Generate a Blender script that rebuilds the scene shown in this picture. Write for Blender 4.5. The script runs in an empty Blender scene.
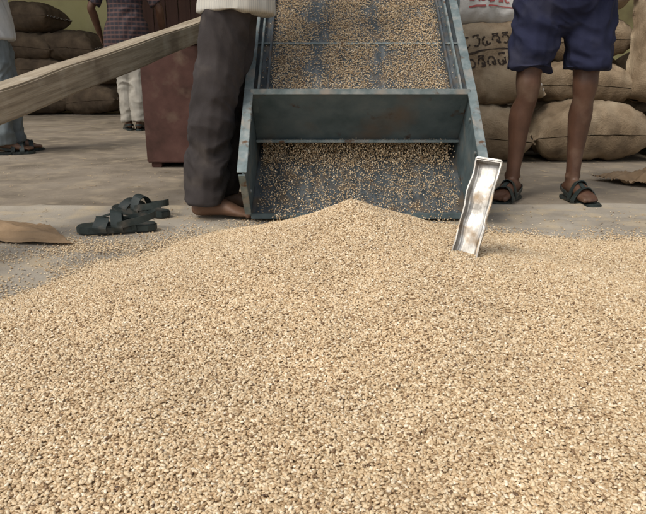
import bpy, bmesh, math, random
import numpy as np
from mathutils import Vector, Matrix, noise, Euler
random.seed(7); rng=np.random.default_rng(7)
scene=bpy.context.scene
R=math.radians

# ------------------------------------------------------------ materials
def nt(name):
    m=bpy.data.materials.new(name); m.use_nodes=True
    n=m.node_tree; b=n.nodes['Principled BSDF']; return m,n,b
def c4(c): return (c[0],c[1],c[2],1)
def noisemat(name,cols,scale=5,rough=.8,metal=0,bump=.3,bscale=60,bdist=.002,detail=6,stops=None,spec=.3,stretch=(1,1,1),grime=None,weave=0,grime2=None):
    m,n,b=nt(name); N=n.nodes; L=n.links
    tc=N.new('ShaderNodeTexCoord'); mp=N.new('ShaderNodeMapping'); mp.inputs['Scale'].default_value=stretch
    L.new(tc.outputs['Object'],mp.inputs['Vector'])
    t=N.new('ShaderNodeTexNoise'); t.inputs['Scale'].default_value=scale; t.inputs['Detail'].default_value=detail; t.inputs['Roughness'].default_value=.62
    L.new(mp.outputs[0],t.inputs['Vector'])
    r=N.new('ShaderNodeValToRGB'); e=r.color_ramp.elements
    k=len(cols); stops=stops or [0.3+.4*i/(k-1) for i in range(k)]
    e[0].position=stops[0]; e[0].color=c4(cols[0]); e[1].position=stops[-1]; e[1].color=c4(cols[-1])
    for i in range(1,k-1):
        x=e.new(stops[i]); x.color=c4(cols[i])
    L.new(t.outputs['Fac'],r.inputs['Fac'])
    out=r.outputs['Color']
    for gi,gr in enumerate((grime,grime2)):
        if not gr: continue
        t3=N.new('ShaderNodeTexNoise'); t3.inputs['Scale'].default_value=gr[1]; t3.inputs['Detail'].default_value=9
        t3.noise_dimensions='4D'; t3.inputs['W'].default_value=gi*7.3
        L.new(tc.outputs['Object'],t3.inputs['Vector'])
        r3=N.new('ShaderNodeValToRGB'); r3.color_ramp.elements[0].position=gr[2]; r3.color_ramp.elements[1].position=gr[3]
        L.new(t3.outputs['Fac'],r3.inputs['Fac'])
        mx=N.new('ShaderNodeMix'); mx.data_type='RGBA'; L.new(r3.outputs['Color'],mx.inputs[0]); L.new(out,mx.inputs[6]); mx.inputs[7].default_value=c4(gr[0])
        out=mx.outputs[2]
    L.new(out,b.inputs['Base Color'])
    b.inputs['Roughness'].default_value=rough; b.inputs['Metallic'].default_value=metal
    b.inputs['Specular IOR Level'].default_value=spec
    if bump:
        t2=N.new('ShaderNodeTexNoise'); t2.inputs['Scale'].default_value=bscale; t2.inputs['Detail'].default_value=5
        L.new(mp.outputs[0],t2.inputs['Vector'])
        bp=N.new('ShaderNodeBump'); bp.inputs['Strength'].default_value=bump; bp.inputs['Distance'].default_value=bdist
        L.new(t2.outputs['Fac'],bp.inputs['Height']); last=bp
        if weave:
            for ax in 'XY':
                w=N.new('ShaderNodeTexWave'); w.bands_direction=ax; w.inputs['Scale'].default_value=weave; w.inputs['Distortion'].default_value=1.5
                L.new(tc.outputs['Object'],w.inputs['Vector'])
                b2=N.new('ShaderNodeBump'); b2.inputs['Strength'].default_value=.5; b2.inputs['Distance'].default_value=.0015
                L.new(w.outputs['Fac'],b2.inputs['Height']); L.new(last.outputs[0],b2.inputs['Normal']); last=b2
        L.new(last.outputs[0],b.inputs['Normal'])
    return m
def stripemat(name,base,line,scale,axes='X',rough=.85,width=.75):
    m,n,b=nt(name); N=n.nodes; L=n.links
    tc=N.new('ShaderNodeTexCoord'); prev=None
    for ax in axes:
        w=N.new('ShaderNodeTexWave'); w.bands_direction=ax; w.inputs['Scale'].default_value=scale; w.inputs['Distortion'].default_value=.4
        L.new(tc.outputs['Object'],w.inputs['Vector'])
        r=N.new('ShaderNodeValToRGB'); r.color_ramp.elements[0].position=width; r.color_ramp.elements[1].position=width+.12
        L.new(w.outputs['Fac'],r.inputs['Fac'])
        if prev is None: prev=r.outputs['Color']
        else:
            a=N.new('ShaderNodeMix'); a.data_type='RGBA'; a.blend_type='ADD'; a.inputs[0].default_value=.4
            L.new(prev,a.inputs[6]); L.new(r.outputs['Color'],a.inputs[7]); prev=a.outputs[2]
    mx=N.new('ShaderNodeMix'); mx.data_type='RGBA'; L.new(prev,mx.inputs[0]); mx.inputs[6].default_value=c4(base); mx.inputs[7].default_value=c4(line)
    L.new(mx.outputs[2],b.inputs['Base Color']); b.inputs['Roughness'].default_value=rough
    return m

M={}
M['ground']=noisemat('dusty_concrete',[(.12,.098,.072),(.22,.182,.138),(.30,.255,.20)],2.0,.95,bump=.6,bscale=45,bdist=.004,detail=12,grime=((.36,.295,.21),7,.50,.75),grime2=((.08,.063,.047),1.3,.58,.8))
M['tarp']=noisemat('ground_tarp_cloth',[(.21,.18,.143),(.33,.29,.235),(.41,.365,.30)],2.5,.95,bump=.6,bscale=220,bdist=.002,detail=12,grime=((.46,.37,.25),9,.48,.70),grime2=((.15,.125,.10),3,.60,.85))
M['steel']=noisemat('blue_grey_painted_steel',[(.055,.080,.088),(.095,.132,.142),(.155,.19,.195)],9,.55,.1,bump=.25,bscale=70,detail=9,spec=.4,grime=((.24,.21,.17),11,.55,.75),grime2=((.11,.065,.04),19,.62,.70))
M['steel_light']=noisemat('worn_blue_grey_steel',[(.11,.145,.15),(.19,.235,.24),(.33,.35,.34)],16,.5,.2,bump=.2,bscale=90,detail=10,grime=((.33,.30,.26),13,.53,.68),grime2=((.13,.08,.05),24,.59,.68))
M['deck']=noisemat('sieve_deck_sheet',[(.05,.062,.07),(.10,.118,.13),(.20,.21,.21)],12,.5,.4,bump=.3,bscale=120,detail=8,stretch=(3,.6,.6),grime=((.20,.14,.085),18,.5,.75))
M['rustpanel']=noisemat('rusty_blue_panel',[(.065,.095,.10),(.11,.145,.155),(.16,.19,.19)],7,.55,.1,bump=.3,bscale=70,detail=10,grime=((.16,.115,.08),4.5,.53,.74),grime2=((.09,.048,.03),15,.61,.70))
M['rust']=noisemat('red_brown_painted_iron',[(.045,.022,.016),(.085,.040,.032),(.12,.060,.048)],6,.8,.05,bump=.35,bscale=60,detail=9,grime=((.17,.12,.085),9,.55,.8))
M['wood']=noisemat('weathered_timber',[(.18,.14,.10),(.34,.28,.20),(.47,.395,.30)],5,.85,bump=.6,bscale=30,bdist=.003,detail=10,stretch=(12,.5,12),grime=((.15,.11,.08),6,.58,.77),grime2=((.50,.44,.35),9,.56,.8))
M['jute']=noisemat('jute_sackcloth',[(.11,.077,.048),(.22,.16,.10),(.33,.25,.165)],7,.95,bump=.8,bscale=130,bdist=.005,detail=12,weave=60,grime=((.40,.32,.22),5,.50,.72))
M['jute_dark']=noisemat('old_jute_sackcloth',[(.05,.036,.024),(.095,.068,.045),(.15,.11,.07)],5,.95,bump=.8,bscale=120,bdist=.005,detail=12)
M['white_sack']=noisemat('woven_plastic_sack',[(.42,.41,.38),(.62,.60,.57)],6,.7,bump=.5,bscale=90,bdist=.004,detail=10)
M['ink']=noisemat('marking_ink',[(.018,.012,.010),(.05,.035,.025)],30,.9,bump=0)
M['redink']=noisemat('red_marking_ink',[(.30,.06,.06),(.38,.12,.11)],30,.9,bump=0)
M['cloth_tan']=noisemat('tan_cloth',[(.19,.125,.07),(.31,.215,.13)],9,.95,bump=.6,bscale=150,detail=10)
M['skin']=noisemat('brown_skin',[(.070,.033,.020),(.115,.056,.034)],14,.5,bump=.3,bscale=160,bdist=.0015,spec=.4,grime=((.17,.11,.075),10,.55,.8))
M['skin2']=noisemat('warm_brown_skin',[(.12,.062,.038),(.17,.095,.060)],14,.55,bump=.3,bscale=160,bdist=.0015,spec=.4,grime=((.24,.17,.12),12,.55,.8))
M['hair']=noisemat('black_hair',[(.008,.007,.006),(.02,.017,.015)],60,.5,bump=.6,bscale=250,stretch=(1,1,.2))
M['eye']=noisemat('eye_white',[(.6,.58,.55),(.7,.68,.65)],10,.3,bump=0)
M['pupil']=noisemat('eye_pupil',[(.01,.007,.005),(.02,.012,.01)],10,.2,bump=0)
M['brown_tr']=noisemat('dark_brown_trouser_cloth',[(.030,.025,.025),(.052,.044,.043)],10,.9,bump=.4,bscale=260,bdist=.0015,grime=((.12,.10,.085),6,.58,.85))
M['grey_tr']=noisemat('blue_grey_trouser_cloth',[(.13,.155,.165),(.19,.215,.225)],10,.9,bump=.3,bscale=300,bdist=.001)
M['white_tr']=noisemat('off_white_trouser_cloth',[(.28,.265,.23),(.38,.35,.30)],10,.9,bump=.3,bscale=300,bdist=.001)
M['navy']=noisemat('navy_shorts_cloth',[(.011,.013,.034),(.019,.022,.054)],10,.9,bump=.4,bscale=260,bdist=.0015,grime=((.05,.05,.075),8,.55,.85))
M['shirt_cream']=stripemat('cream_striped_shirt_cloth',(.55,.53,.47),(.42,.41,.38),46,'Y',width=.80)
M['shirt_white']=noisemat('white_shirt_cloth',[(.5,.51,.5),(.6,.6,.6)],10,.9,bump=.3)
M['shirt_check']=stripemat('dark_checked_shirt_cloth',(.020,.017,.024),(.095,.050,.045),8,'ZX',width=.66)
M['shirt_tan']=noisemat('khaki_shirt_cloth',[(.3,.25,.18),(.36,.31,.23)],10,.9,bump=.3)
M['black_rub']=noisemat('black_sandal_rubber',[(.014,.022,.021),(.035,.046,.044)],25,.5,bump=.3,bscale=90,spec=.4,grime=((.12,.10,.08),20,.55,.8))
M['wall']=noisemat('yellow_plaster',[(.56,.51,.24),(.68,.62,.33)],1.2,.95,bump=.2,grime=((.30,.25,.14),1.6,.55,.75))
M['wall_low']=noisemat('dark_dado_plaster',[(.10,.075,.05),(.15,.115,.08)],2,.95,bump=.2)
M['door']=noisemat('brown_door_paint',[(.07,.035,.025),(.11,.055,.04)],4,.7,bump=.2,stretch=(6,1,.5))
M['roof']=noisemat('corrugated_roof_sheet',[(.16,.15,.14),(.24,.22,.20)],2,.8,bump=.2)
M['galv']=noisemat('bare_galvanised_sheet',[(.17,.155,.135),(.34,.325,.30),(.58,.57,.55)],14,.42,.45,bump=.4,bscale=60,bdist=.003,detail=12,stretch=(1,1,.5),stops=[.36,.50,.62],grime=((.24,.18,.12),18,.50,.66),grime2=((.66,.64,.60),15,.57,.66))
M['chaff']=noisemat('straw_chaff',[(.30,.21,.12),(.52,.42,.27)],3,.9,bump=0)

def grainmat():
    m,n,b=nt('wheat_grain'); N=n.nodes; L=n.links
    oi=N.new('ShaderNodeObjectInfo'); r=N.new('ShaderNodeValToRGB'); e=r.color_ramp.elements
    e[0].position=0; e[0].color=(.09,.05,.028,1); e[1].position=1; e[1].color=(.90,.79,.62,1)
    for p,c in ((.02,(.24,.145,.075)),(.08,(.44,.30,.165)),(.35,(.61,.45,.27)),(.75,(.71,.56,.365)),(.93,(.80,.67,.475))):
        x=e.new(p); x.color=c4(c)
    L.new(oi.outputs['Random'],r.inputs['Fac'])
    t=N.new('ShaderNodeTexNoise'); t.inputs['Scale'].default_value=5; t.inputs['Detail'].default_value=6
    L.new(oi.outputs['Location'],t.inputs['Vector'])
    mr=N.new('ShaderNodeMapRange'); mr.inputs['From Min'].default_value=.3; mr.inputs['From Max'].default_value=.7; mr.inputs['To Min'].default_value=.90; mr.inputs['To Max'].default_value=1.05
    L.new(t.outputs['Fac'],mr.inputs['Value'])
    mx=N.new('ShaderNodeMix'); mx.data_type='RGBA'; mx.blend_type='MULTIPLY'; mx.inputs[0].default_value=1
    L.new(r.outputs['Color'],mx.inputs[6]); L.new(mr.outputs[0],mx.inputs[7])
    tc=N.new('ShaderNodeTexCoord'); sx=N.new('ShaderNodeSeparateXYZ'); L.new(tc.outputs['Object'],sx.inputs[0])
    m2=N.new('ShaderNodeMapRange'); m2.inputs['From Min'].default_value=.0020; m2.inputs['From Max'].default_value=.0034; m2.inputs['To Min'].default_value=0; m2.inputs['To Max'].default_value=.55
    L.new(sx.outputs['X'],m2.inputs['Value'])
    m3=N.new('ShaderNodeMix'); m3.data_type='RGBA'; L.new(m2.outputs[0],m3.inputs[0]); L.new(mx.outputs[2],m3.inputs[6]); m3.inputs[7].default_value=(.34,.22,.12,1)
    L.new(m3.outputs[2],b.inputs['Base Color']); b.inputs['Roughness'].default_value=.42; b.inputs['Specular IOR Level'].default_value=.45
    return m
M['grain']=grainmat()
M['grain_bed']=noisemat('packed_grain_bed',[(.28,.19,.105),(.46,.335,.20)],250,.9,bump=1,bscale=260,bdist=.003)  # darker than the kernels: shade of the gaps between them put into the colour

# ------------------------------------------------------------ helpers
def empty(name,loc=(0,0,0),rot=(0,0,0)):
    e=bpy.data.objects.new(name,None); e.location=loc; e.rotation_euler=rot; e.empty_display_size=.1
    scene.collection.objects.link(e); return e
def fin(name,bm,mat,parent=None,smooth=False,loc=(0,0,0),rot=(0,0,0),recalc=True):
    if recalc: bmesh.ops.recalc_face_normals(bm,faces=bm.faces)
    me=bpy.data.meshes.new(name); bm.to_mesh(me); bm.free()
    for p in me.polygons: p.use_smooth=smooth
    o=bpy.data.objects.new(name,me); scene.collection.objects.link(o)
    me.materials.append(mat); o.location=loc; o.rotation_euler=rot
    if parent: o.parent=parent
    return o
def box(name,lo,hi,mat,parent=None,bevel=.003,rot=None,loc=None):
    bm=bmesh.new(); bmesh.ops.create_cube(bm,size=1)
    lo=Vector(lo);hi=Vector(hi); s=hi-lo; c=(hi+lo)/2
    for v in bm.verts: v.co=Vector((v.co.x*s.x,v.co.y*s.y,v.co.z*s.z))+ (c if loc is None else Vector((0,0,0)))
    if bevel: bmesh.ops.bevel(bm,geom=bm.edges[:],offset=bevel,segments=2,affect='EDGES')
    return fin(name,bm,mat,parent,loc=loc or (0,0,0),rot=rot or (0,0,0))
def beam(name,a,b,w,t,mat,parent=None,up=(0,0,1),bevel=.003,ext=0,seg=1,wob=0):
    a=Vector(a);b=Vector(b); d=(b-a).normalized(); a=a-d*ext;b=b+d*ext
    s=d.cross(Vector(up)).normalized(); u=s.cross(d)
    L=(b-a).length
    bm=bmesh.new(); bmesh.ops.create_cube(bm,size=1)
    for v in bm.verts: v.co=Vector((v.co.x*w,v.co.y*L,v.co.z*t))
    if bevel: bmesh.ops.bevel(bm,geom=bm.edges[:],offset=bevel,segments=2,affect='EDGES')
    if seg>1:
        es=[e for e in bm.edges if abs((e.verts[0].co-e.verts[1].co).y)>L*.5]
        bmesh.ops.subdivide_edges(bm,edges=es,cuts=seg,use_grid_fill=True)
        for v in bm.verts:
            v.co+=Vector((noise.noise(Vector((v.co.x*8,v.co.y*3,v.co.z*8)))*wob,0,noise.noise(Vector((v.co.x*8+9,v.co.y*3,v.co.z*8)))*wob))
    o=fin(name,bm,mat,parent)
    mt=Matrix((( s.x,d.x,u.x,0),(s.y,d.y,u.y,0),(s.z,d.z,u.z,0),(0,0,0,1)))
    mt.translation=(a+b)/2
    o.matrix_local=mt
    return o
def plate(name,poly,x0,x1,mat,parent=None,bevel=.0015):
    bm=bmesh.new()
    f=bm.faces.new([bm.verts.new((x0,y,z)) for y,z in poly])
    r=bmesh.ops.extrude_face_region(bm,geom=[f])
    for v in [g for g in r['geom'] if isinstance(g,bmesh.types.BMVert)]: v.co.x=x1
    bmesh.ops.recalc_face_normals(bm,faces=bm.faces)
    if bevel: bmesh.ops.bevel(bm,geom=bm.edges[:],offset=bevel,segments=1,affect='EDGES')
    return fin(name,bm,mat,parent)
def catmull(P,k):
    P=[np.array(p,float) for p in P]
    if len(P)==2: return [P[0]+(P[1]-P[0])*i/k for i in range(k+1)]
    Q=[2*P[0]-P[1]]+P+[2*P[-1]-P[-2]]; out=[]
    for i in range(1,len(Q)-2):
        a,b,c,d=Q[i-1:i+3]
        for j in range(k):
            t=j/k; out.append(.5*((2*b)+(-a+c)*t+(2*a-5*b+4*c-d)*t*t+(-a+3*b-3*c+d)*t**3))
    out.append(P[-1]); return out
def limb(bm,pts,rad,ref=(1,0,0),seg=14,sub=4,caps=(True,True)):
    rad=[r if isinstance(r,(tuple,list)) else (r,r) for r in rad]
    P=[Vector(p) for p in catmull(pts,sub)]; Rr=catmull(rad,sub)
    ref=Vector(ref); rings=[]
    T=[(P[min(i+1,len(P)-1)]-P[max(i-1,0)]).normalized() for i in range(len(P))]
    def fr(t):
        u=(ref-t*ref.dot(t)); 
        if u.length<1e-3: u=t.orthogonal()
        u.normalize(); return u,t.cross(u)
    def ring(c,t,a,b):
        u,v=fr(t); return [bm.verts.new(c+u*(a*math.cos(2*math.pi*k/seg))+v*(b*math.sin(2*math.pi*k/seg))) for k in range(seg)]
    if caps[0]:
        m=min(Rr[0])
        for an in (70,40): rings.append(ring(P[0]-T[0]*m*math.sin(R(an)),T[0],Rr[0][0]*math.cos(R(an)),Rr[0][1]*math.cos(R(an))))
    for p,t,r in zip(P,T,Rr): rings.append(ring(p,t,max(r[0],.002),max(r[1],.002)))
    if caps[1]:
        m=min(Rr[-1])
        for an in (40,70): rings.append(ring(P[-1]+T[-1]*m*math.sin(R(an)),T[-1],Rr[-1][0]*math.cos(R(an)),Rr[-1][1]*math.cos(R(an))))
    for A,B in zip(rings,rings[1:]):
        for k in range(seg): bm.faces.new((A[k],A[(k+1)%seg],B[(k+1)%seg],B[k]))
    bm.faces.new(rings[0]); bm.faces.new(rings[-1])
def organic(name,bm,voxel,mat,parent,smooth=4,disp=None):
    o=fin(name,bm,mat,None,True)
    m=o.modifiers.new('r','REMESH'); m.mode='VOXEL'; m.voxel_size=voxel; m.use_smooth_shade=True
    s=o.modifiers.new('s','SMOOTH'); s.iterations=smooth; s.factor=.5
    dg=bpy.context.evaluated_depsgraph_get(); dg.update()
    me=bpy.data.meshes.new_from_object(o.evaluated_get(dg)); o.modifiers.clear(); old=o.data; o.data=me; bpy.data.meshes.remove(old)
    if not me.materials: me.materials.append(mat)
    if disp:
        cos=[v.co.copy() for v in me.vertices]; ns=[v.normal.copy() for v in me.vertices]
        for v,c,n in zip(me.vertices,cos,ns): v.co=c+n*disp(c)
    for p in me.polygons: p.use_smooth=True
    o.parent=parent; me.name=name
    return o
def folds(amp,seed=0,hem=None):
    def f(c):
        w1=noise.noise(Vector((c.x*3+seed,c.y*3,c.z*3)))*1.6
        w2=noise.noise(Vector((c.x*4,c.y*4+seed,c.z*4+9)))*1.6
        a=1-2*abs(noise.noise(Vector((c.x*5+w1+seed,c.y*5+w2,c.z*4.5+w1))))*1.6
        b=1-2*abs(noise.noise(Vector((c.x*11+w2*1.5,c.y*11+seed,c.z*7+w1*2))))*1.5
        r=amp*(.75*a+.45*b-.3)
        if hem is not None:
            k=max(0,1-(c.z-hem)/.22)
            r+=amp*.8*k*noise.noise(Vector((c.x*7+seed,c.y*7,c.z*26+w1*2)))
        return r
    return f

# ------------------------------------------------------------ world, sun, camera
w=bpy.data.worlds.new("World"); scene.world=w; w.use_nodes=True
N=w.node_tree.nodes; L=w.node_tree.links
sky=N.new('ShaderNodeTexSky'); sky.sky_type='NISHITA'; sky.sun_disc=False
sky.sun_elevation=R(52); sky.sun_rotation=R(226); sky.dust_density=4; sky.air_density=1.2
hs=N.new('ShaderNodeHueSaturation'); hs.inputs['Saturation'].default_value=.30
L.new(sky.outputs[0],hs.inputs['Color']); L.new(hs.outputs[0],N['Background'].inputs['Color']); N['Background'].inputs['Strength'].default_value=.145
sd=bpy.data.lights.new('sun','SUN'); sd.energy=1.45; sd.angle=R(22); sd.color=(1,.93,.81)
so=bpy.data.objects.new('sun',sd); scene.collection.objects.link(so)
az=R(226); el=R(52); dirv=Vector((math.sin(az)*math.cos(el),math.cos(az)*math.cos(el),math.sin(el)))
so.rotation_euler=(-dirv).to_track_quat('-Z','Y').to_euler(); so.location=dirv*10
cam=bpy.data.cameras.new('camera'); co=bpy.data.objects.new('camera',cam); scene.collection.objects.link(co)
cam.lens=35; cam.sensor_width=36; cam.clip_end=600; cam.clip_start=.02
co.location=(0,0,.55); co.rotation_euler=(R(90-16.4),0,0); scene.camera=co
scene.view_settings.view_transform='Standard'; scene.view_settings.look='None'; scene.view_settings.exposure=0

# ------------------------------------------------------------ ground
bm=bmesh.new(); bmesh.ops.create_grid(bm,x_segments=4,y_segments=4,size=250); fin('ground',bm,M['ground'])
def wr(x,y):
    k=noise.noise(Vector((x*1.1+4,y*7+x*1.5,2)))
    return .007+.004*noise.noise(Vector((x*3,y*5,0)))+.012*max(0,1-abs(k)*9)*max(0,.35+noise.noise(Vector((x*1.5,y*1.5,8))))
bm=bmesh.new(); nx,ny=260,200; G=[]
for j in range(ny+1):
    row=[]
    for i in range(nx+1):
        x=-3.6+7.4*i/nx; y0=-1.5; y1=2.62+.05*noise.noise(Vector((x*3,0,3)))+.012*x
        y=y0+(y1-y0)*(j/ny)
        row.append(bm.verts.new((x,y,wr(x,y)+(.007 if j>=ny-2 else 0)-(.008 if j==ny else 0))))
    G.append(row)
for j in range(ny):
    for i in range(nx): bm.faces.new((G[j][i],G[j][i+1],G[j+1][i+1],G[j+1][i]))
fin('ground_tarpaulin',bm,M['tarp'],smooth=True)
def rumple(name,cx,cy,sx,sy,rot,mat,h,seed):
    bm=bmesh.new(); n=48; G=[]
    for j in range(n+1):
        row=[]
        for i in range(n+1):
            u=i/n*2-1; v=j/n*2-1
            e=noise.noise(Vector((u*1.5+seed,v*1.5,0)))*.25
            x=u*sx*(1+e*.5)*(1-.3*v*u); y=v*sy*(1+e); 
            z=.014+h*(max(0,noise.noise(Vector((u*1.6+seed,v*3.2,1)))+.25))*(1-abs(v)**3)*(1-abs(u)**4)+h*.35*(.5-abs(noise.noise(Vector((u*4,v*8,seed)))))
            row.append(bm.verts.new((x,y,max(z,.012))))
        G.append(row)
    for j in range(n):
        for i in range(n): bm.faces.new((G[j][i],G[j][i+1],G[j+1][i+1],G[j+1][i]))
    return fin(name,bm,mat,smooth=True,loc=(cx,cy,0),rot=(0,0,rot))
rumple('crumpled_cloth',-1.30,2.16,.42,.12,R(-10),M['cloth_tan'],.040,3)
rumple('crumpled_cloth',1.74,3.22,.24,.15,R(10),M['cloth_tan'],.10,5)
cb=bmesh.new(); rr=random.Random(11)
for k in range(2600):
    x=rr.uniform(-2.6,2.6); y=rr.uniform(1.2,4.2) if k<2000 else rr.uniform(4,7)
    z=(wr(x,y)+.004 if y<2.6 else .003)
    if rr.random()<.12: L_,W_=rr.uniform(.012,.03),.0012
    else: L_,W_=rr.uniform(.002,.006),rr.uniform(.0015,.004)
    an=rr.uniform(0,6.28); c_,s_=math.cos(an),math.sin(an)
    vs=[cb.verts.new((x+p*L_*c_-q*W_*s_,y+p*L_*s_+q*W_*c_,z+rr.uniform(0,.003))) for p,q in ((-1,-.5),(0,-1),(1,-.3),(1,.4),(0,1),(-1,.5))]
    cb.faces.new(vs)
fin('straw_chaff_litter',cb,M['chaff'],recalc=False)

# ------------------------------------------------------------ grain
bm=bmesh.new(); bmesh.ops.create_uvsphere(bm,u_segments=10,v_segments=8,radius=1)
for v in bm.verts:
    x,y,z=v.co.z,v.co.x,v.co.y
    wd=1-.14*x
    yy=y*.00208*wd; zz=z*.00188*wd
    if z<-.3 : zz*=.8
    if z>.6 and abs(y)<.35: zz*=.78
    v.co=Vector((x*.0036,yy,zz))
kernel=fin('kernel',bm,M['grain'],smooth=True)
def gn(obj,keep,tilt,zj,verts=False,scale=(.82,1.18),rotmin=None,rotmax=None,seed=1,kern=None):
    g=bpy.data.node_groups.new('scatter_'+obj.name,'GeometryNodeTree')
    g.interface.new_socket('Geometry',in_out='INPUT',socket_type='NodeSocketGeometry')
    g.interface.new_socket('Geometry',in_out='OUTPUT',socket_type='NodeSocketGeometry')
    N=g.nodes; L=g.links; gi=N.new('NodeGroupInput'); go=N.new('NodeGroupOutput')
    iop=N.new('GeometryNodeInstanceOnPoints')
    if verts: L.new(gi.outputs[0],iop.inputs['Points'])
    else:
        d=N.new('GeometryNodeDistributePointsOnFaces'); L.new(gi.outputs[0],d.inputs['Mesh']); d.inputs['Seed'].default_value=seed
        a=N.new('GeometryNodeInputNamedAttribute'); a.data_type='FLOAT'; a.inputs['Name'].default_value='dens'
        L.new(a.outputs['Attribute'],d.inputs['Density'])
        sp=N.new('GeometryNodeSetPosition'); L.new(d.outputs['Points'],sp.inputs['Geometry'])
        r=N.new('FunctionNodeRandomValue'); r.data_type='FLOAT_VECTOR'; r.inputs[0].default_value=(0,0,-zj*.3); r.inputs[1].default_value=(0,0,zj)
        L.new(r.outputs[0],sp.inputs['Offset']); L.new(sp.outputs[0],iop.inputs['Points'])
    o=N.new('GeometryNodeObjectInfo'); o.inputs['Object'].default_value=kern or kernel; L.new(o.outputs['Geometry'],iop.inputs['Instance'])
    rr=N.new('FunctionNodeRandomValue'); rr.data_type='FLOAT_VECTOR'; rr.inputs[0].default_value=rotmin or (-tilt,-tilt,0); rr.inputs[1].default_value=rotmax or (tilt,tilt,6.283)
    rr.inputs['Seed'].default_value=5
    L.new(rr.outputs[0],iop.inputs['Rotation'])
    rs=N.new('FunctionNodeRandomValue'); rs.data_type='FLOAT'; rs.inputs[2].default_value=scale[0]; rs.inputs[3].default_value=scale[1]
    L.new(rs.outputs[1],iop.inputs['Scale'])
    if keep:
        j=N.new('GeometryNodeJoinGeometry'); L.new(gi.outputs[0],j.inputs[0]); L.new(iop.outputs[0],j.inputs[0]); L.new(j.outputs[0],go.inputs[0])
    else: L.new(iop.outputs[0],go.inputs[0])
    m=obj.modifiers.new('grains','NODES'); m.node_group=g
PX,PY=.085,1.90
def sst(a,b,x):
    t=min(max((x-a)/(b-a),0),1); return t*t*(3-2*t)
def q_core(x,y):
    dx=x-PX; dy=y-PY
    k=min(max(-dy,0),1.3)
    rs=(.60 if dx<0 else .52)+.78*k-.12*k*k
    rf=1.95 if dy<0 else .40
    return math.sqrt((dx/rs)**2+(dy/rf)**2)
def q_lay(x,y):
    dx=x-PX-.25; dy=y-1.72
    return math.sqrt((dx/(.35 if dx<0 else 1.15))**2+(dy/(.40 if dy>0 else 1.2))**2)
def pile_h(x,y):
    n=.07*noise.noise(Vector((x*2.5,y*2.5,7)))+.03*noise.noise(Vector((x*9,y*9,3)))
    q=q_core(x,y)+n; ql=q_lay(x,y)+n
    dx=x-PX; dy=(y-PY)*.85
    r=math.sqrt(dx*dx+dy*dy+.04**2)-.04
    h=.110*(1-q)+.055*math.exp(-r/.24)*max(0,1-q)
    l=.020*sst(1,.45,ql)-.004*sst(.95,1.1,ql)
    h=max(h,0)+max(l,0) if (q<1 or ql<1) else min(.1*(1-q),-.004,l-.001)
    if h>0:
        th=math.atan2(dx,-dy)
        h+=(.006*noise.noise(Vector((x*3.2,y*2.2,1)))+.0035*noise.noise(Vector((x*11,y*11,4)))+.0018*noise.noise(Vector((x*26,y*26,9)))+.003*noise.noise(Vector((th*7,r*2.5,2)))*sst(0,.15,r))*min(1,h/.03)
    return h
def heightmesh(name,x0,x1,y0,y1,step,zf,df,mat,cull):
    nx=int((x1-x0)/step); ny=int((y1-y0)/step)
    V=[];D=[];F=[]
    for j in range(ny+1):
        for i in range(nx+1):
            x=x0+i*step;y=y0+j*step
            V.append((x,y,zf(x,y))); D.append(df(x,y))
    for j in range(ny):
        for i in range(nx):
            a=j*(nx+1)+i; ids=(a,a+1,a+nx+2,a+nx+1)
            if cull(*[V[k] for k in ids],max(D[k] for k in ids)): continue
            F.append(ids)
    me=bpy.data.meshes.new(name); me.from_pydata(V,[],F); me.materials.append(mat)
    at=me.attributes.new('dens','FLOAT','POINT'); at.data.foreach_set('value',np.array(D,dtype=np.float32))
    for p in me.polygons: p.use_smooth=True
    o=bpy.data.objects.new(name,me); scene.collection.objects.link(o); return o
DEN=115000
pile=heightmesh('grain_pile',-1.7,1.8,-.1,2.45,.0125,
    lambda x,y: pile_h(x,y)+.004,
    lambda x,y: DEN*sst(.0,.007,pile_h(x,y)),
    M['grain_bed'],lambda a,b,c,d,m: max(a[2],b[2],c[2],d[2])<.006)
gn(pile,True,.6,.004)
kernel.parent=pile; kernel.location=(PX,PY,.05)
def sdens(x,y):
    q=min(q_core(x,y),q_lay(x,y))+.16*noise.noise(Vector((x*3,y*3,2)))+.08*noise.noise(Vector((x*11,y*11,2)))
    n=.5+.8*noise.noise(Vector((x*9,y*9,5)))
    band=math.exp(-((y-2.04-.14*x)/.12)**2)*sst(-1.2,-.6,x)*sst(.1,-.3,x)
    return max(0,75000*sst(1.12,.96,q)+16000*sst(1.40,1.02,q)*max(0,n)+1300*sst(2.4,1.2,q)*max(0,n)+42000*band*max(0,n))
scat=heightmesh('scattered_grain',-2.2,2.2,-.3,2.75,.025,lambda x,y: wr(x,y)+.0022 if y<2.6 else .003,sdens,M['grain_bed'],
    lambda a,b,c,d,m: m<=0 or min(pile_h(p[0],p[1]) for p in (a,b,c,d))>.012)
gn(scat,False,.25,.001,seed=4,scale=(.7,1.0))

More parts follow.
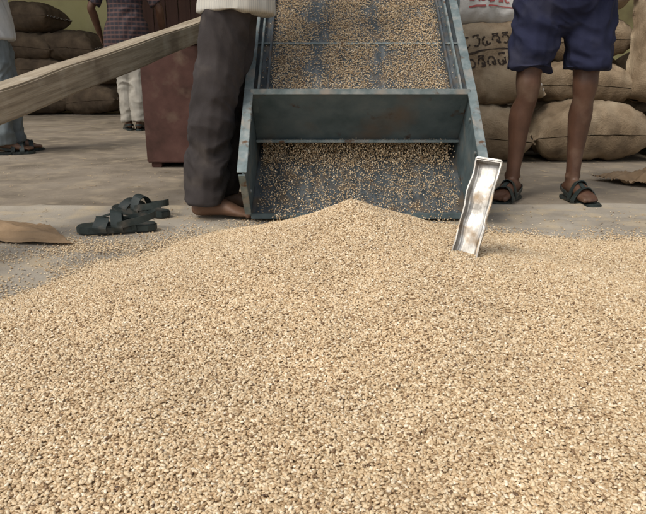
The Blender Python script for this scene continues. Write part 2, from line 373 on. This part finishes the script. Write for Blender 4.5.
# ------------------------------------------------------------ grain cleaning machine
mc=empty('grain_cleaning_machine')
CX=.14; HW=.415
side=[(2.15,.215),(2.30,.045),(2.36,.012),(3.5,.72),(3.5,1.30),(2.44,.478)]
for sg,nm in ((-1,'left_side_plate'),(1,'right_side_plate')):
    x=CX+sg*HW
    plate(nm,side,x-.003,x+.003,M['steel'],mc)
    def fl(a,b,wd=.03):
        beam(nm+'_flange',(x+sg*.004,a[0],a[1]),(x+sg*.004,b[0],b[1]),wd,.006,M['steel_light'],mc,up=(0,-(b[1]-a[1]),(b[0]-a[0])),bevel=.0015)
    fl((2.15,.219),(2.44,.484),.034); fl((2.44,.484),(3.5,1.305),.034)
    fl((2.146,.212),(2.30,.040),.024)
box('front_cross_bar',(CX-HW+.004,2.428,.470),(CX+HW-.004,2.434,.490),M['steel_light'],mc,.0015)
box('front_cross_bar_top',(CX-HW+.004,2.4345,.485),(CX+HW-.004,2.460,.490),M['steel_light'],mc,.0015)
plate('front_panel',[(2.4345,.470),(2.439,.470),(2.604,.290),(2.599,.288)],CX-HW+.004,CX+HW-.004,M['rustpanel'],mc,.0008)
box('front_panel_lip',(CX-HW+.004,2.575,.276),(CX+HW-.004,2.606,.2865),M['steel_light'],mc,.0015)
for sg in (-1,1):
    x=CX+sg*(HW-.018)
    beam('panel_gusset',(x,2.45,.455),(x,2.595,.297),.02,.004,M['steel'],mc,up=(0,1,1),bevel=.001)
def decky(t): return 2.335+t*(3.45-2.335), .035+t*(.66-.035)
a=decky(0);b=decky(1)
plate('lower_deck',[a,(a[0],a[1]-.005),(b[0],b[1]-.005),b],CX-HW+.004,CX+HW-.004,M['deck'],mc,0)
for i in range(16):
    x=CX-HW+.05+i*(2*HW-.1)/15
    beam('lower_deck_rib',(x,a[0]+.02,a[1]+.006),(x,b[0],b[1]+.0),.004,.004,M['deck'],mc,bevel=0)
box('lower_deck_lip',(CX-HW+.004,2.315,.018),(CX+HW-.004,2.333,.038),M['steel'],mc,.002)
ua=(2.455,.458); ub=(3.5,1.262)
plate('upper_sieve_deck',[ua,(ua[0],ua[1]-.005),(ub[0],ub[1]-.005),ub],CX-HW+.004,CX+HW-.004,M['deck'],mc,0)
sl=Vector((0,ub[0]-ua[0],ub[1]-ua[1])).normalized(); nn=Vector((0,-sl.z,sl.y))
for s in (.012,.33,.95):
    p=Vector((0,ua[0],ua[1]))+sl*s+nn*.004
    beam('sieve_cross_strip',(CX-HW+.006,p.y,p.z),(CX+HW-.006,p.y,p.z),.010,.005,M['steel_light'],mc,up=tuple(nn),bevel=.001)
for x in (-.385,-.35,.35,.385):
    beam('sieve_side_rail',(CX+x,ua[0]+nn.y*.012,ua[1]+nn.z*.012),(CX+x,ub[0]+nn.y*.012,ub[1]+nn.z*.012),.008,.02,M['steel_light'] if abs(x)>.37 else M['deck'],mc,bevel=.001)
for x in (-.12,.13):
    beam('sieve_wire',(CX+x,ua[0]+nn.y*.003,ua[1]+nn.z*.003),(CX+x,ub[0]+nn.y*.003,ub[1]+nn.z*.003),.004,.004,M['deck'],mc,bevel=0)
box('back_plate',(CX-HW+.004,3.503,.70),(CX+HW-.004,3.512,1.32),M['steel'],mc)
hp=bmesh.new()
lo=[(CX-.38,3.3,1.42),(CX+.38,3.3,1.42),(CX+.38,3.52,1.42),(CX-.38,3.52,1.42)]; hi=[(CX-.45,3.1,1.85),(CX+.45,3.1,1.85),(CX+.45,3.75,1.85),(CX-.45,3.75,1.85)]
A=[hp.verts.new(p) for p in lo];B=[hp.verts.new(p) for p in hi]
for k in range(4): hp.faces.new((A[k],A[(k+1)%4],B[(k+1)%4],B[k]))
h=fin('feed_hopper',hp,M['steel'],mc); sm=h.modifiers.new('s','SOLIDIFY'); sm.thickness=.005
for sx in (-1,1):
    beam('leg',(CX+sx*(HW+.03),3.45,0),(CX+sx*(HW+.03),3.45,1.6),.04,.04,M['steel'],mc,up=(0,1,0))
    beam('leg',(CX+sx*(HW+.03),3.0,0),(CX+sx*(HW+.03),3.0,.88),.04,.04,M['steel'],mc,up=(0,1,0))
    beam('hopper_stay',(CX+sx*(HW+.03),3.45,1.58),(CX+sx*.43,3.2,1.7),.03,.03,M['steel'],mc)
    beam('brace',(CX+sx*(HW+.055),3.0,.15),(CX+sx*(HW+.055),3.45,.55),.03,.008,M['steel'],mc)
for sg in (-1,1):
    for (y,z) in ((2.40,.38),(2.28,.27),(2.34,.12),(2.6,.5),(2.8,.66)):
        bm=bmesh.new(); bmesh.ops.create_cone(bm,cap_ends=True,segments=6,radius1=.008,radius2=.007,depth=.006)
        fin('bolt',bm,M['steel_light'],mc,loc=(CX+sg*(HW-.006),y,z),rot=(0,R(90),0))

def decksurf(name,ax,ay,bx,by,w0,df,n=(60,100)):
    V=[];D=[];F=[]
    for j in range(n[1]+1):
        for i in range(n[0]+1):
            u=i/n[0]*2-1;t=j/n[1]
            V.append((CX+u*w0,ax+(bx-ax)*t,ay+(by-ay)*t+.003)); D.append(df(u,t))
    for j in range(n[1]):
        for i in range(n[0]):
            k=j*(n[0]+1)+i; F.append((k,k+1,k+n[0]+2,k+n[0]+1))
    me=bpy.data.meshes.new(name); me.from_pydata(V,[],F); me.materials.append(M['grain'])
    at=me.attributes.new('dens','FLOAT','POINT'); at.data.foreach_set('value',np.array(D,dtype=np.float32))
    o=bpy.data.objects.new(name,me); scene.collection.objects.link(o); o.parent=mc; return o
def ud(u,t):
    n=noise.noise(Vector((u*5,t*14,1)))*.5+noise.noise(Vector((u*16,t*34,1)))*.35
    d=.80+n*.9
    for c,wd in ((-.42,.12),(.22,.09)): d-=.66*math.exp(-((u-c+.03*math.sin(t*20))/wd)**2)
    d*=1-sst(.80,.95,abs(u))
    return max(0.03,d)*66000
gn(decksurf('grain_on_sieve',ua[0]+.02,ua[1]+.012,ub[0],ub[1],HW-.03,ud),False,.6,.012,seed=2,scale=(.70,.95))
def ld(u,t):
    n=noise.noise(Vector((u*6,t*22,5)))*.6+noise.noise(Vector((u*20,t*50,5)))*.4
    return max(.03,.20+n*.5+.7*sst(.20,.32,t)*(1-sst(.45,.6,t)))*(1-sst(.9,1,abs(u)))*32000
gn(decksurf('grain_on_lower_deck',a[0],a[1],b[0],b[1],HW-.01,ld),False,.6,.006,seed=3,scale=(.7,1))
pts=[]
for i in range(19000):
    u=rng.uniform(-1,1)*.385
    if i<12500:
        y=rng.uniform(2.59,2.72); z=.288-rng.random()**1.4*.13 if rng.random()<.82 else rng.uniform(.1,.2)
        if noise.noise(Vector((u*9,0,3)))<-.22 and rng.random()<.6: continue
    else:
        y=rng.uniform(2.12,2.7); t=(y-a[0])/(b[0]-a[0]); zb=a[1]+(b[1]-a[1])*t
        z=max(zb,0)+rng.random()**1.6*.11+.003
        if noise.noise(Vector((u*10,y*10,z*10)))<-.1: continue
        if y<2.33 and (abs(u)>.33 or rng.random()<.45): continue
    if z<pile_h(CX+u,y)+.004: continue
    pts.append((CX+u,y,z))
me=bpy.data.meshes.new('falling_grain'); me.from_pydata(pts,[],[]); fg=bpy.data.objects.new('falling_grain',me); scene.collection.objects.link(fg); fg.parent=mc
gn(fg,False,0,0,verts=True,rotmin=(-.6,.7,0),rotmax=(.6,2.2,6.28),scale=(.6,.92))

# ------------------------------------------------------------ timber beam, iron box
bA=Vector((-1.08,2.16,.450)); bB=Vector((-.68,3.82,.795)); dd=(bB-bA).normalized()
tb=empty('timber_beam')
beam('timber',bA-dd*1.0,bB+dd*.25,.10,.105,M['wood'],tb,bevel=.006,seg=40,wob=.007)
sp=bA-dd*.85
tr=empty('timber_block_stack')
for k,(z0,z1) in enumerate(((0.008,.09),(.092,.17))):
    box('block',(sp.x-.16,sp.y-.08,z0),(sp.x+.16,sp.y+.08,z1),M['wood'],tr,.006)
box('block',(sp.x-.14,sp.y-.06,.172),(sp.x+.14,sp.y+.06,.216),M['wood'],tr,.006)
ib=empty('rusty_iron_box')
box('body',(-1.05,3.76,.03),(-.50,4.30,.70),M['rust'],ib,.006)
box('top_rim',(-1.06,3.75,.702),(-.49,4.31,.72),M['rust'],ib,.004)
box('foot_rail',(-1.03,3.78,0),(-.97,4.28,.028),M['rust'],ib,.003); box('foot_rail',(-.58,3.78,0),(-.52,4.28,.028),M['rust'],ib,.003)

# ------------------------------------------------------------ metal channel standing in the pile
ch=bmesh.new()
Lc=.340; nz=26; outer=[]
na=14
for k in range(na+1):
    an=R(180+180*k/na)
    cx_=math.cos(an); sy=-math.sin(an)
    px=.035*math.copysign(abs(cx_)**.45,cx_); py=-.030+.030*abs(sy)**.45
    outer.append((px,py)); 
prof=outer+[(p[0]*.90,min(p[1]-.0026,-.0026) if abs(p[0])<.029 else p[1]) for p in reversed(outer)]
npf=len(prof); rings=[]
for k in range(nz+1):
    z=Lc*k/nz; f=.92+.08*z/Lc
    rings.append([ch.verts.new((px*f+.0035*noise.noise(Vector((z*22,px*40,1))),py+.0035*noise.noise(Vector((z*18,py*40,px*30))),z+(.012*noise.noise(Vector((px*45,py*45,0))) if k in(0,nz) else 0))) for px,py in prof])
for A,B in zip(rings,rings[1:]):
    for k in range(npf): ch.faces.new((A[k],A[(k+1)%npf],B[(k+1)%npf],B[k]))
for rg in (rings[0],rings[-1]):
    for k in range(na): ch.faces.new((rg[k],rg[k+1],rg[npf-2-k],rg[npf-1-k]))
cbase=Vector((.350,1.540,.020))
sc=empty('metal_grain_channel',cbase)
fin('channel_body',ch,M['galv'],sc)
zax=(Vector((.450,1.68,.335))-cbase).normalized(); yax=Vector((.50,1,0)); yax=(yax-zax*yax.dot(zax)).normalized(); xax=yax.cross(zax)
mt=Matrix(((xax.x,yax.x,zax.x,0),(xax.y,yax.y,zax.y,0),(xax.z,yax.z,zax.z,0),(0,0,0,1)))
sc.rotation_euler=mt.to_euler()
box('end_cap',(-.035,-.032,Lc-.006),(.035,.003,Lc+.003),M['galv'],sc,.003)

# ------------------------------------------------------------ sandals / feet
def sole(bm,z0,z1,hw=1,side=1):
    prof=[(-.075,.0,0),(-.068,.022,0),(-.045,.031,0),(0,.031,.001),(.05,.034,.004),(.11,.044,.007),(.155,.043,.008),(.185,.030,.010),(.197,.012,.010)]
    Lf=[(p[2]*side-p[1]*hw,p[0]) for p in prof]; Rt=[(p[2]*side+p[1]*hw,p[0]) for p in reversed(prof[1:])]
    pl=Lf+Rt
    A=[bm.verts.new((x,y,z0)) for x,y in pl];B=[bm.verts.new((x,y,z1)) for x,y in pl]
    bm.faces.new(A);bm.faces.new(B); n=len(pl)
    for k in range(n): bm.faces.new((A[k],A[(k+1)%n],B[(k+1)%n],B[k]))
def strap(bm,pts,wdir,wd,th=.0035):
    P=[Vector(p) for p in catmull(pts,4)]; wdv=Vector(wdir).normalized(); rings=[]
    for i,p in enumerate(P):
        t=(P[min(i+1,len(P)-1)]-P[max(i-1,0)]).normalized(); n=t.cross(wdv).normalized()
        rings.append([bm.verts.new(p+wdv*a*wd/2+n*b*th/2) for a,b in ((-1,-1),(1,-1),(1,1),(-1,1))])
    for A,B in zip(rings,rings[1:]):
        for k in range(4): bm.faces.new((A[k],A[(k+1)%4],B[(k+1)%4],B[k]))
    bm.faces.new(rings[0]);bm.faces.new(rings[-1])
def sandal(parent,loc,yaw,side=1,name='sandal',h=.05,wide=1,hh=.018,thk=.018):
    bm=bmesh.new(); sole(bm,0,thk,1.05,side)
    bmesh.ops.recalc_face_normals(bm,faces=bm.faces)
    bmesh.ops.bevel(bm,geom=[e for e in bm.edges if abs(e.verts[0].co.z-e.verts[1].co.z)<1e-5],offset=.004,segments=2,affect='EDGES')
    strap(bm,[(-.046,.115,.010),(-.047,.115,.03),(-.02,.105,h),(.02,.11,h-.002),(.053,.115,.03),(.054,.115,.010)],(0,1,.15),.030*wide)
    strap(bm,[(-.038,.055,.010),(-.042,.058,.03),(-.02,.06,h+hh),(.018,.06,h+hh),(.042,.058,.03),(.040,.055,.010)],(0,1,.25),.026*wide)
    strap(bm,[(-.042,.057,.03),(-.036,-.02,.045),(-.026,-.058,.055),(0,-.073,.058),(.026,-.058,.055),(.036,-.02,.045),(.042,.057,.03)],(0,0,1),.016*wide)
    strap(bm,[(.0,.06,h+hh),(.004,.09,h+hh*.5),(.005,.115,h)],(1,0,0),.018*wide)
    if wide>1: strap(bm,[(-.034,.0,.010),(-.036,.005,.03),(-.034,.03,.045)],(0,1,0),.016); strap(bm,[(.034,.0,.010),(.036,.005,.03),(.036,.03,.045)],(0,1,0),.016)
    return fin(name,bm,M['black_rub'],parent,loc=loc,rot=(0,0,yaw))
sa=empty('sandal',(-.665,2.165,.011),(0,0,R(102))); sandal(sa,(0,0,0),0,1,'sandal_body',.052,1.5,.016,.026)
sa=empty('sandal',(-.665,2.41,.011),(0,0,R(60))); sandal(sa,(0,0,0),0,-1,'sandal_body',.052,1.5,.016,.026)

def foot(bm,x,y,yaw,side,zo=0):
    c,s=math.cos(yaw),math.sin(yaw)
    def W(p): return (x+p[0]*c-p[1]*s, y+p[0]*s+p[1]*c, zo+p[2])
    rx=(c,s,0)
    limb(bm,[W((0,-.045,.032)),W((0,-.01,.04)),W((.002*side,.05,.040)),W((.004*side,.10,.026)),W((.004*side,.135,.018))],[(.029,.030),(.031,.036),(.034,.033),(.041,.022),(.042,.014)],ref=rx)
    for i,(ox,ln,r) in enumerate(((-.030,.05,.0125),(-.010,.048,.009),(.006,.042,.0085),(.020,.034,.008),(.033,.024,.0075))):
        ox*=side
        limb(bm,[W((ox*.9,.12,.018)),W((ox,.135+ln*.5,.016)),W((ox*1.05,.135+ln*.85,r+.001))],[r*1.1,r,r*.95],ref=rx,seg=10,sub=3)
def hand(bm,wr_,d,sp,n):
    wr_=Vector(wr_);d=Vector(d).normalized();sp=Vector(sp).normalized();n=Vector(n).normalized()
    limb(bm,[wr_-d*.03,wr_+d*.02,wr_+d*.06,wr_+d*.09],[(.026,.019),(.031,.017),(.040,.015),(.039,.012)],ref=sp)
    for o_,ln,r in ((.029,.068,.0088),(.010,.077,.0092),(-.010,.072,.0088),(-.028,.056,.0078)):
        b=wr_+d*.085+sp*o_
        limb(bm,[b,b+d*ln*.45+n*.006,b+d*ln*.78+n*.02,b+d*ln*.92+n*.036],[r*1.05,r,r*.92,r*.8],ref=sp,seg=8,sub=3)
    b=wr_+d*.025+sp*.024
    limb(bm,[b,b+d*.03+sp*.022+n*.008,b+d*.058+sp*.028+n*.018,b+d*.075+sp*.026+n*.026],[.013,.012,.0105,.009],ref=n,seg=8,sub=3)

def person(name,loc,yaw,skin,feet,hip=(0,0),bottom=None,shirt=None,footwear=None,hemz=.09,legr=(.098,.085,.083),shirt_hem=.76,kneef=.02,arms=None,calf=.05,scl=1,thk=1,seed=0,hipw=.088,hemw=1):
    E=empty(name,loc,(0,0,yaw)); E.scale=(scl,)*3
    hx,hy=hip; zo=.02 if footwear else 0
    body=bmesh.new(); legs=[]
    for (fx,fy,fyaw,side) in feet:
        hj=Vector((hx+side*hipw,hy,.87)); an=Vector((fx,fy-.012,.085+zo)); kn=(hj+an)/2+Vector((0,kneef,.01))
        legs.append((hj,kn,an,side))
        mid=kn.lerp(an,.33)+Vector((side*.004,-.016,0)); low=kn.lerp(an,.72)+Vector((0,-.006,0))
        limb(body,[hj,hj.lerp(kn,.5),kn+Vector((0,0,.05)),kn+Vector((0,.004,0)),kn-Vector((0,0,.06)),mid,low,an,Vector((fx,fy-.02,.045+zo))],
             [.078,.068,.053,.052,.044,(calf*.98,calf*1.08),calf*.70,(.029,.036),(.029,.034)],sub=4)
        limb(body,[kn+Vector((0,.030,.02)),kn+Vector((0,.030,-.02))],[.026,.023],seg=10)
        foot(body,fx,fy-.0,R(fyaw),side,zo)
        r_=Vector((math.cos(R(fyaw)),math.sin(R(fyaw)),0))
        for s_ in (-1,1):
            p=an+r_*s_*.026+Vector((0,0,.0)); limb(body,[p,p+Vector((0,0,.005))],[.012,.012],seg=8,sub=1)
    limb(body,[(hx,hy,.85),(hx,hy,1.0),(hx,hy+.01,1.2),(hx,hy,1.36),(hx,hy-.01,1.42)],[(.13,.09),(.125,.085),(.14,.095),(.15,.08),(.07,.055)])
    limb(body,[(hx,hy-.01,1.38),(hx,hy+.005,1.50)],[.055,.05])
    limb(body,[(hx,hy+.035,1.475),(hx,hy+.022,1.53),(hx,hy+.012,1.59),(hx,hy+.005,1.625)],[(.038,.045),(.062,.078),(.072,.092),(.055,.07)])
    limb(body,[(hx,hy+.10,1.575),(hx,hy+.118,1.545),(hx,hy+.112,1.535)],[.009,.013,.014],seg=8)
    for s_ in (-1,1):
        limb(body,[(hx+s_*.072,hy+.01,1.575),(hx+s_*.078,hy,1.55),(hx+s_*.07,hy+.008,1.525)],[(.008,.018),(.009,.02),(.006,.01)],seg=8)
        limb(body,[(hx+s_*.02,hy+.092,1.588),(hx+s_*.045,hy+.082,1.59)],[.010,.009],seg=8)
        limb(body,[(hx+s_*.035,hy+.070,1.545),(hx+s_*.03,hy+.066,1.52)],[.02,.018],seg=8)
    limb(body,[(hx-.022,hy+.088,1.508),(hx,hy+.096,1.51),(hx+.022,hy+.088,1.508)],[.007,.009,.007],seg=8)
    hb=bmesh.new(); AR=arms or [((.24,.02,1.12),(.25,.10,.87)),((-.24,.02,1.12),(-.25,.10,.87))]
    shs=[]
    for (el_,wr_),s_ in zip(AR,(1,-1)):
        sh=Vector((hx+s_*.175,hy-.005,1.345)); el_=Vector(el_)+Vector((hx,hy,0)); wr_=Vector(wr_)+Vector((hx,hy,0))
        shs.append((sh,el_,s_))
        limb(body,[sh-Vector((s_*.06,0,0)),sh,sh.lerp(el_,.5),el_,el_.lerp(wr_,.3),wr_],[.05,.05,.043,.036,.038,.026])
        d=(wr_-el_).normalized(); n=Vector((-s_,0,0)); sp=(Vector((0,1,.1))-d*Vector((0,1,.1)).dot(d))
        if sp.length<.25: sp=Vector((0,0,1))-d*d.z
        sp.normalize(); n=(n-d*n.dot(d)); n=(n-sp*n.dot(sp))
        if n.length<.15: n=d.cross(sp)
        hand(hb,wr_,d,sp,n.normalized())
    organic('body',body,.0065,skin,E,smooth=3)
    organic('hands',hb,.0036,skin,E,smooth=2)
    for s_ in (-1,1):
        bm=bmesh.new(); bmesh.ops.create_uvsphere(bm,u_segments=12,v_segments=8,radius=.0125); fin('eyeball',bm,M['eye'],E,True,loc=(hx+s_*.030,hy+.080,1.567))
        bm=bmesh.new(); bmesh.ops.create_uvsphere(bm,u_segments=12,v_segments=8,radius=.006); fin('pupil',bm,M['pupil'],E,True,loc=(hx+s_*.030,hy+.0885,1.567))
    hbm=bmesh.new()
    limb(hbm,[(hx,hy-.025,1.545),(hx,hy-.012,1.585),(hx,hy-.002,1.625),(hx,hy+.0,1.645)],[(.066,.062),(.078,.088),(.070,.09),(.045,.06)])
    organic('hair',hbm,.007,M['hair'],E,3,folds(.004,seed))
    tb_=bmesh.new()
    limb(tb_,[(hx,hy,.82),(hx,hy,.90),(hx,hy,1.0)],[(.150*thk,.115*thk),(.158*thk,.120*thk),(.146*thk,.108*thk)],caps=(True,False))
    for hj,kn,an,side in legs:
        hz=hemz
        end=kn.lerp(an,(kn.z-hz)/(kn.z-an.z)) if hz<kn.z else hj.lerp(kn,(hj.z-hz)/(hj.z-kn.z))
        if hz<kn.z-.1:
            limb(tb_,[hj,hj.lerp(kn,.5),kn,kn.lerp(end,.5)+Vector((0,-.008,0)),end],[legr[0],legr[0]*.95,legr[1],legr[1]*.97,(legr[2],legr[2]*hemw)],caps=(True,False),sub=5)
        else:
            limb(tb_,[hj,hj.lerp(end,.5),end],[legr[0],legr[1],legr[2]],caps=(True,False),sub=5)
    organic('shorts' if hemz>.4 else 'trousers',tb_,.0065,bottom,E,2,folds(.012,seed,hemz))
    sb=bmesh.new()
    limb(sb,[(hx,hy,shirt_hem),(hx,hy,.92),(hx,hy+.005,1.1),(hx,hy+.01,1.25),(hx,hy,1.37),(hx,hy-.01,1.42)],[(.195*thk,.148*thk),(.178*thk,.136*thk),(.16,.118),(.172,.12),(.165,.095),(.07,.065)],caps=(False,False),sub=5,seg=40)
    for sh,el_,s_ in shs:
        limb(sb,[sh-Vector((s_*.06,0,0)),sh,sh.lerp(el_,.45),sh.lerp(el_,.85)],[.065,.064,.062,.062],caps=(True,False))
    limb(sb,[(hx,hy-.012,1.40),(hx,hy-.002,1.455)],[(.068,.066),(.062,.062)],caps=(False,False))
    organic('shirt',sb,.008,shirt,E,3,folds(.009,seed+5))
    if footwear:
        for fx,fy,fyaw,side in feet: sandal(E,(fx,fy,0),R(fyaw),side,footwear,.072)
    return E
FOLDED=[((.25,.06,1.10),(.04,.24,1.14)),((-.25,.06,1.10),(-.06,.22,1.09))]
person('man_in_brown_trousers',(-.405,2.47,.012),R(-88),M['skin2'],[(-.07,.00,4,-1),(.085,-.035,-8,1)],hip=(0,.085),
   bottom=M['brown_tr'],shirt=M['shirt_cream'],hemz=.058,legr=(.090,.084,.084),shirt_hem=.742,kneef=-.005,hipw=.075,hemw=1.02,
   arms=[((.22,.10,1.12),(.16,.34,1.08)),((-.22,.08,1.12),(-.18,.32,1.05))],seed=1,thk=.96)
person('man_in_navy_shorts',(1.0,2.80,0),R(180),M['skin'],[(.155,.02,-35,1),(-.11,.03,6,-1)],hip=(-.01,0),
   bottom=M['navy'],shirt=M['shirt_tan'],hemz=.56,legr=(.104,.099,.098),shirt_hem=.88,footwear='sandals',calf=.050,thk=1.12,seed=2,hipw=.108,arms=FOLDED)
person('man_in_grey_trousers',(-2.22,4.50,0),R(-70),M['skin2'],[(-.09,.02,0,-1),(.09,-.03,0,1)],hip=(0,-.02),
   bottom=M['grey_tr'],shirt=M['shirt_white'],hemz=.07,legr=(.100,.095,.095),shirt_hem=.76,footwear='sandals',seed=3,arms=FOLDED)
person('man_in_checked_shirt',(-1.86,6.32,0),R(12),M['skin'],[(-.05,.02,10,-1),(.05,-.06,-5,1)],hip=(0,0),
   bottom=M['white_tr'],shirt=M['shirt_check'],hemz=.09,legr=(.092,.075,.066),shirt_hem=.74,footwear='sandals',
   arms=[((.31,-.02,1.13),(.33,.12,.90)),((-.30,-.02,1.13),(-.26,.12,.90))],thk=1.15,seed=4,hipw=.07)

# ------------------------------------------------------------ sacks
def sack(loc,Ln,W,H,rot,mat,seed,marks=None,ink=None,name='grain_sack'):
    E=empty(name,loc,rot)
    def S(u,v,s):
        a=1 if abs(u)<.94 else 0
        uu=min(abs(u)/.94,1); T=max(0,(1-uu**2.8)*(1-abs(v)**3.0))**.40
        x=Ln/2*u*(1-.07*(1-v*v)*abs(u)); y=W/2*v*(1-.10*(abs(u)**4))
        wx=noise.noise(Vector((x*4+seed,y*4,s*2)))*1.2
        n=noise.noise(Vector((x*5+seed,y*5,s*3)))*.022+(.5-abs(noise.noise(Vector((x*9+wx,y*7+seed+wx,s*3+wx))))*1.8)*.016+noise.noise(Vector((x*26,y*26+seed,s*3)))*.006
        wr_=.011*math.sin(u*38+seed+3*v+wx*3)*max(0,abs(u)-.5)
        z=s*(H/2*T+(n+wr_)*min(1,T*1.5)+.002)
        if a==0: z+=.010*math.sin(v*22+seed)
        z-=.02*(u*u)
        x+=.012*noise.noise(Vector((v*4,seed,s)))*abs(u); y+=.012*noise.noise(Vector((u*5,seed+3,s)))
        return Vector((x,y,z))
    bm=bmesh.new(); nu,nv=64,36; G={}
    for s in (1,-1):
        for j in range(nv+1):
            for i in range(nu+1):
                v=math.sin((j/nv*2-1)*math.pi/2); u=(i/nu*2-1)
                G[s,i,j]=bm.verts.new(S(u,v,s))
        for j in range(nv):
            for i in range(nu): bm.faces.new((G[s,i,j],G[s,i+1,j],G[s,i+1,j+1],G[s,i,j+1]))
    fin('sack_body',bm,mat,E,True,recalc=False)
    sb=bmesh.new()
    for k in range(13):
        v=-.86+k*.143; p=S(.965,v,1)+Vector((0,0,.004)); q=S(.965,v+.07,1)+Vector((.008,0,.005))
        strap(sb,[p,(p+q)/2+Vector((0,0,.003)),q],(1,0,0),.004,.003)
    fin('stitching',sb,M['white_sack'] if mat!=M['white_sack'] else M['jute'],E)
    if marks:
        mb=bmesh.new()
        for st in marks:
            P=[S(u,v,1) for u,v in catmull([(p[0],p[1]) for p in st],5)]
            rings=[]
            for i,p in enumerate(P):
                t=(P[min(i+1,len(P)-1)]-P[max(i-1,0)]).normalized(); sd_=Vector((-t.y,t.x,0)).normalized()*(.0045+.002*math.sin(i*.9))
                n_=Vector((0,0,.004)); rings.append((mb.verts.new(p+sd_+n_),mb.verts.new(p-sd_+n_)))
            for A,B in zip(rings,rings[1:]): mb.faces.new((A[0],A[1],B[1],B[0]))
        fin('painted_marking',mb,ink or M['ink'],E)
    return E
def glyphs(x0,y0,s,n,seed):
    rr=random.Random(seed); out=[]
    for k in range(n):
        cx=x0+k*s*1.25; cy=y0
        a0=rr.uniform(0,6.28); span=rr.uniform(3.4,5.2)
        out.append([(cx+math.cos(a0+span*i/6)*s*.42,cy+math.sin(a0+span*i/6)*s*.7) for i in range(7)])
        if rr.random()<.7: out.append([(cx-s*.35,cy+s*.9),(cx,cy+s*1.05),(cx+s*.45,cy+s*.95)])
        if rr.random()<.6: out.append([(cx+s*.1,cy),(cx+s*.25,cy-s*.6),(cx+s*.55,cy-s*.4)])
    return out
J=M['jute']; JD=M['jute_dark']
sack((1.70,4.18,.19),.80,.50,.37,(R(3),R(-1),R(2)),J,1)
sack((.98,4.20,.19),.74,.50,.37,(R(8),R(2),R(-5)),J,2)
sack((2.50,4.22,.19),.80,.50,.37,(0,0,R(-4)),J,3)
sack((1.70,4.36,.49),.70,.46,.28,(R(5),R(2),R(-3)),J,4)
sack((1.06,4.16,.60),.66,.52,.28,(R(70),R(-6),R(4)),J,5,marks=glyphs(-.55,.38,.15,7,3)+glyphs(-.5,-.12,.15,5,5)+[[(-.6,.12),(-.1,.16),(.5,.08)]])
sack((2.26,4.20,.70),.62,.72,.34,(R(76),R(5),R(-10)),J,6)
sack((1.10,4.28,1.02),.70,.44,.25,(R(74),R(3),R(2)),M['white_sack'],7,marks=glyphs(-.55,-.35,.13,7,9)+[[(-.6,-.60),(0,-.56),(.6,-.62)]],ink=M['redink'])
sack((1.68,4.50,.78),.76,.48,.30,(R(8),R(-3),R(5)),J,8)
sack((1.64,4.52,1.07),.76,.48,.30,(R(4),R(2),R(-3)),J,9)
sack((2.5,4.55,1.12),.76,.48,.32,(R(4),R(2),R(-3)),J,10)
sack((.95,4.6,1.22),.76,.48,.30,(R(10),R(2),R(-3)),J,11)
sack((1.8,4.55,1.37),.76,.48,.30,(R(4),R(-2),R(4)),J,12)
for k in range(6):
    sack((.9+.82*(k%3),4.78,.2+.36*(k//3)),.8,.5,.37,(0,0,R(3*k-6)),J,20+k)
for k in range(3):
    sack((3.3,4.3+.1*k,.19+.36*k),.8,.5,.37,(0,0,R(4*k-6)),J,30+k)
k=0
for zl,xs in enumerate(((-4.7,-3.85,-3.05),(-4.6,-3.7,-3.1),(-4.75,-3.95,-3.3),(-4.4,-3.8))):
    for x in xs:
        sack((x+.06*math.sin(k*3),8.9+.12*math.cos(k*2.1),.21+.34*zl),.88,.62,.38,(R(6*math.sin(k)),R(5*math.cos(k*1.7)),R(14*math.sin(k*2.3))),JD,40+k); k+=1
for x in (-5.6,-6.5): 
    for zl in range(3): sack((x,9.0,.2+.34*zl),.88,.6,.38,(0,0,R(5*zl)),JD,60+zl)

# ------------------------------------------------------------ warehouse
wh=empty('yellow_warehouse_building')
YB=10.2
box('back_wall_dado',(-9,YB-.012,0),(9,YB+.2,.7),M['wall_low'],wh,0)
box('back_wall',(-9,YB,.702),(9,YB+.2,4.7),M['wall'],wh,0)
box('right_wall',(9.0,6.0,0),(9.2,YB-.02,4.7),M['wall'],wh,0)
box('left_wall',(-9.2,6.0,0),(-9.0,YB-.02,4.7),M['wall'],wh,0)
dx0=-2.75
box('door_frame',(dx0-.10,YB-.06,0),(dx0,YB-.013,2.3),M['wood'],wh,.005); box('door_frame',(dx0+1.5,YB-.06,0),(dx0+1.6,YB-.013,2.3),M['wood'],wh,.005)
box('door_frame_top',(dx0-.10,YB-.06,2.302),(dx0+1.6,YB-.013,2.4),M['wood'],wh,.005)
for i in range(8): box('door_plank',(dx0+.004+i*.187,YB-.045,.02),(dx0+.183+i*.187,YB-.015,2.298),M['door'],wh,.004)
bm=bmesh.new(); n=480; A=[];B=[]
for i in range(n+1):
    x=-9.6+19.2*i/n; z=.035*math.sin(x*2*math.pi/.16)
    A.append(bm.verts.new((x,5.9,4.3+z)));B.append(bm.verts.new((x,YB+.5,5.0+z)))
for i in range(n): bm.faces.new((A[i],A[i+1],B[i+1],B[i]))
fin('corrugated_roof',bm,M['roof'],wh,True)
for x in (-6.5,3.8,6.5): box('column',(x-.14,6.0,0),(x+.14,6.28,4.25),M['wall'],wh,.01)
print('falling', len(pts))
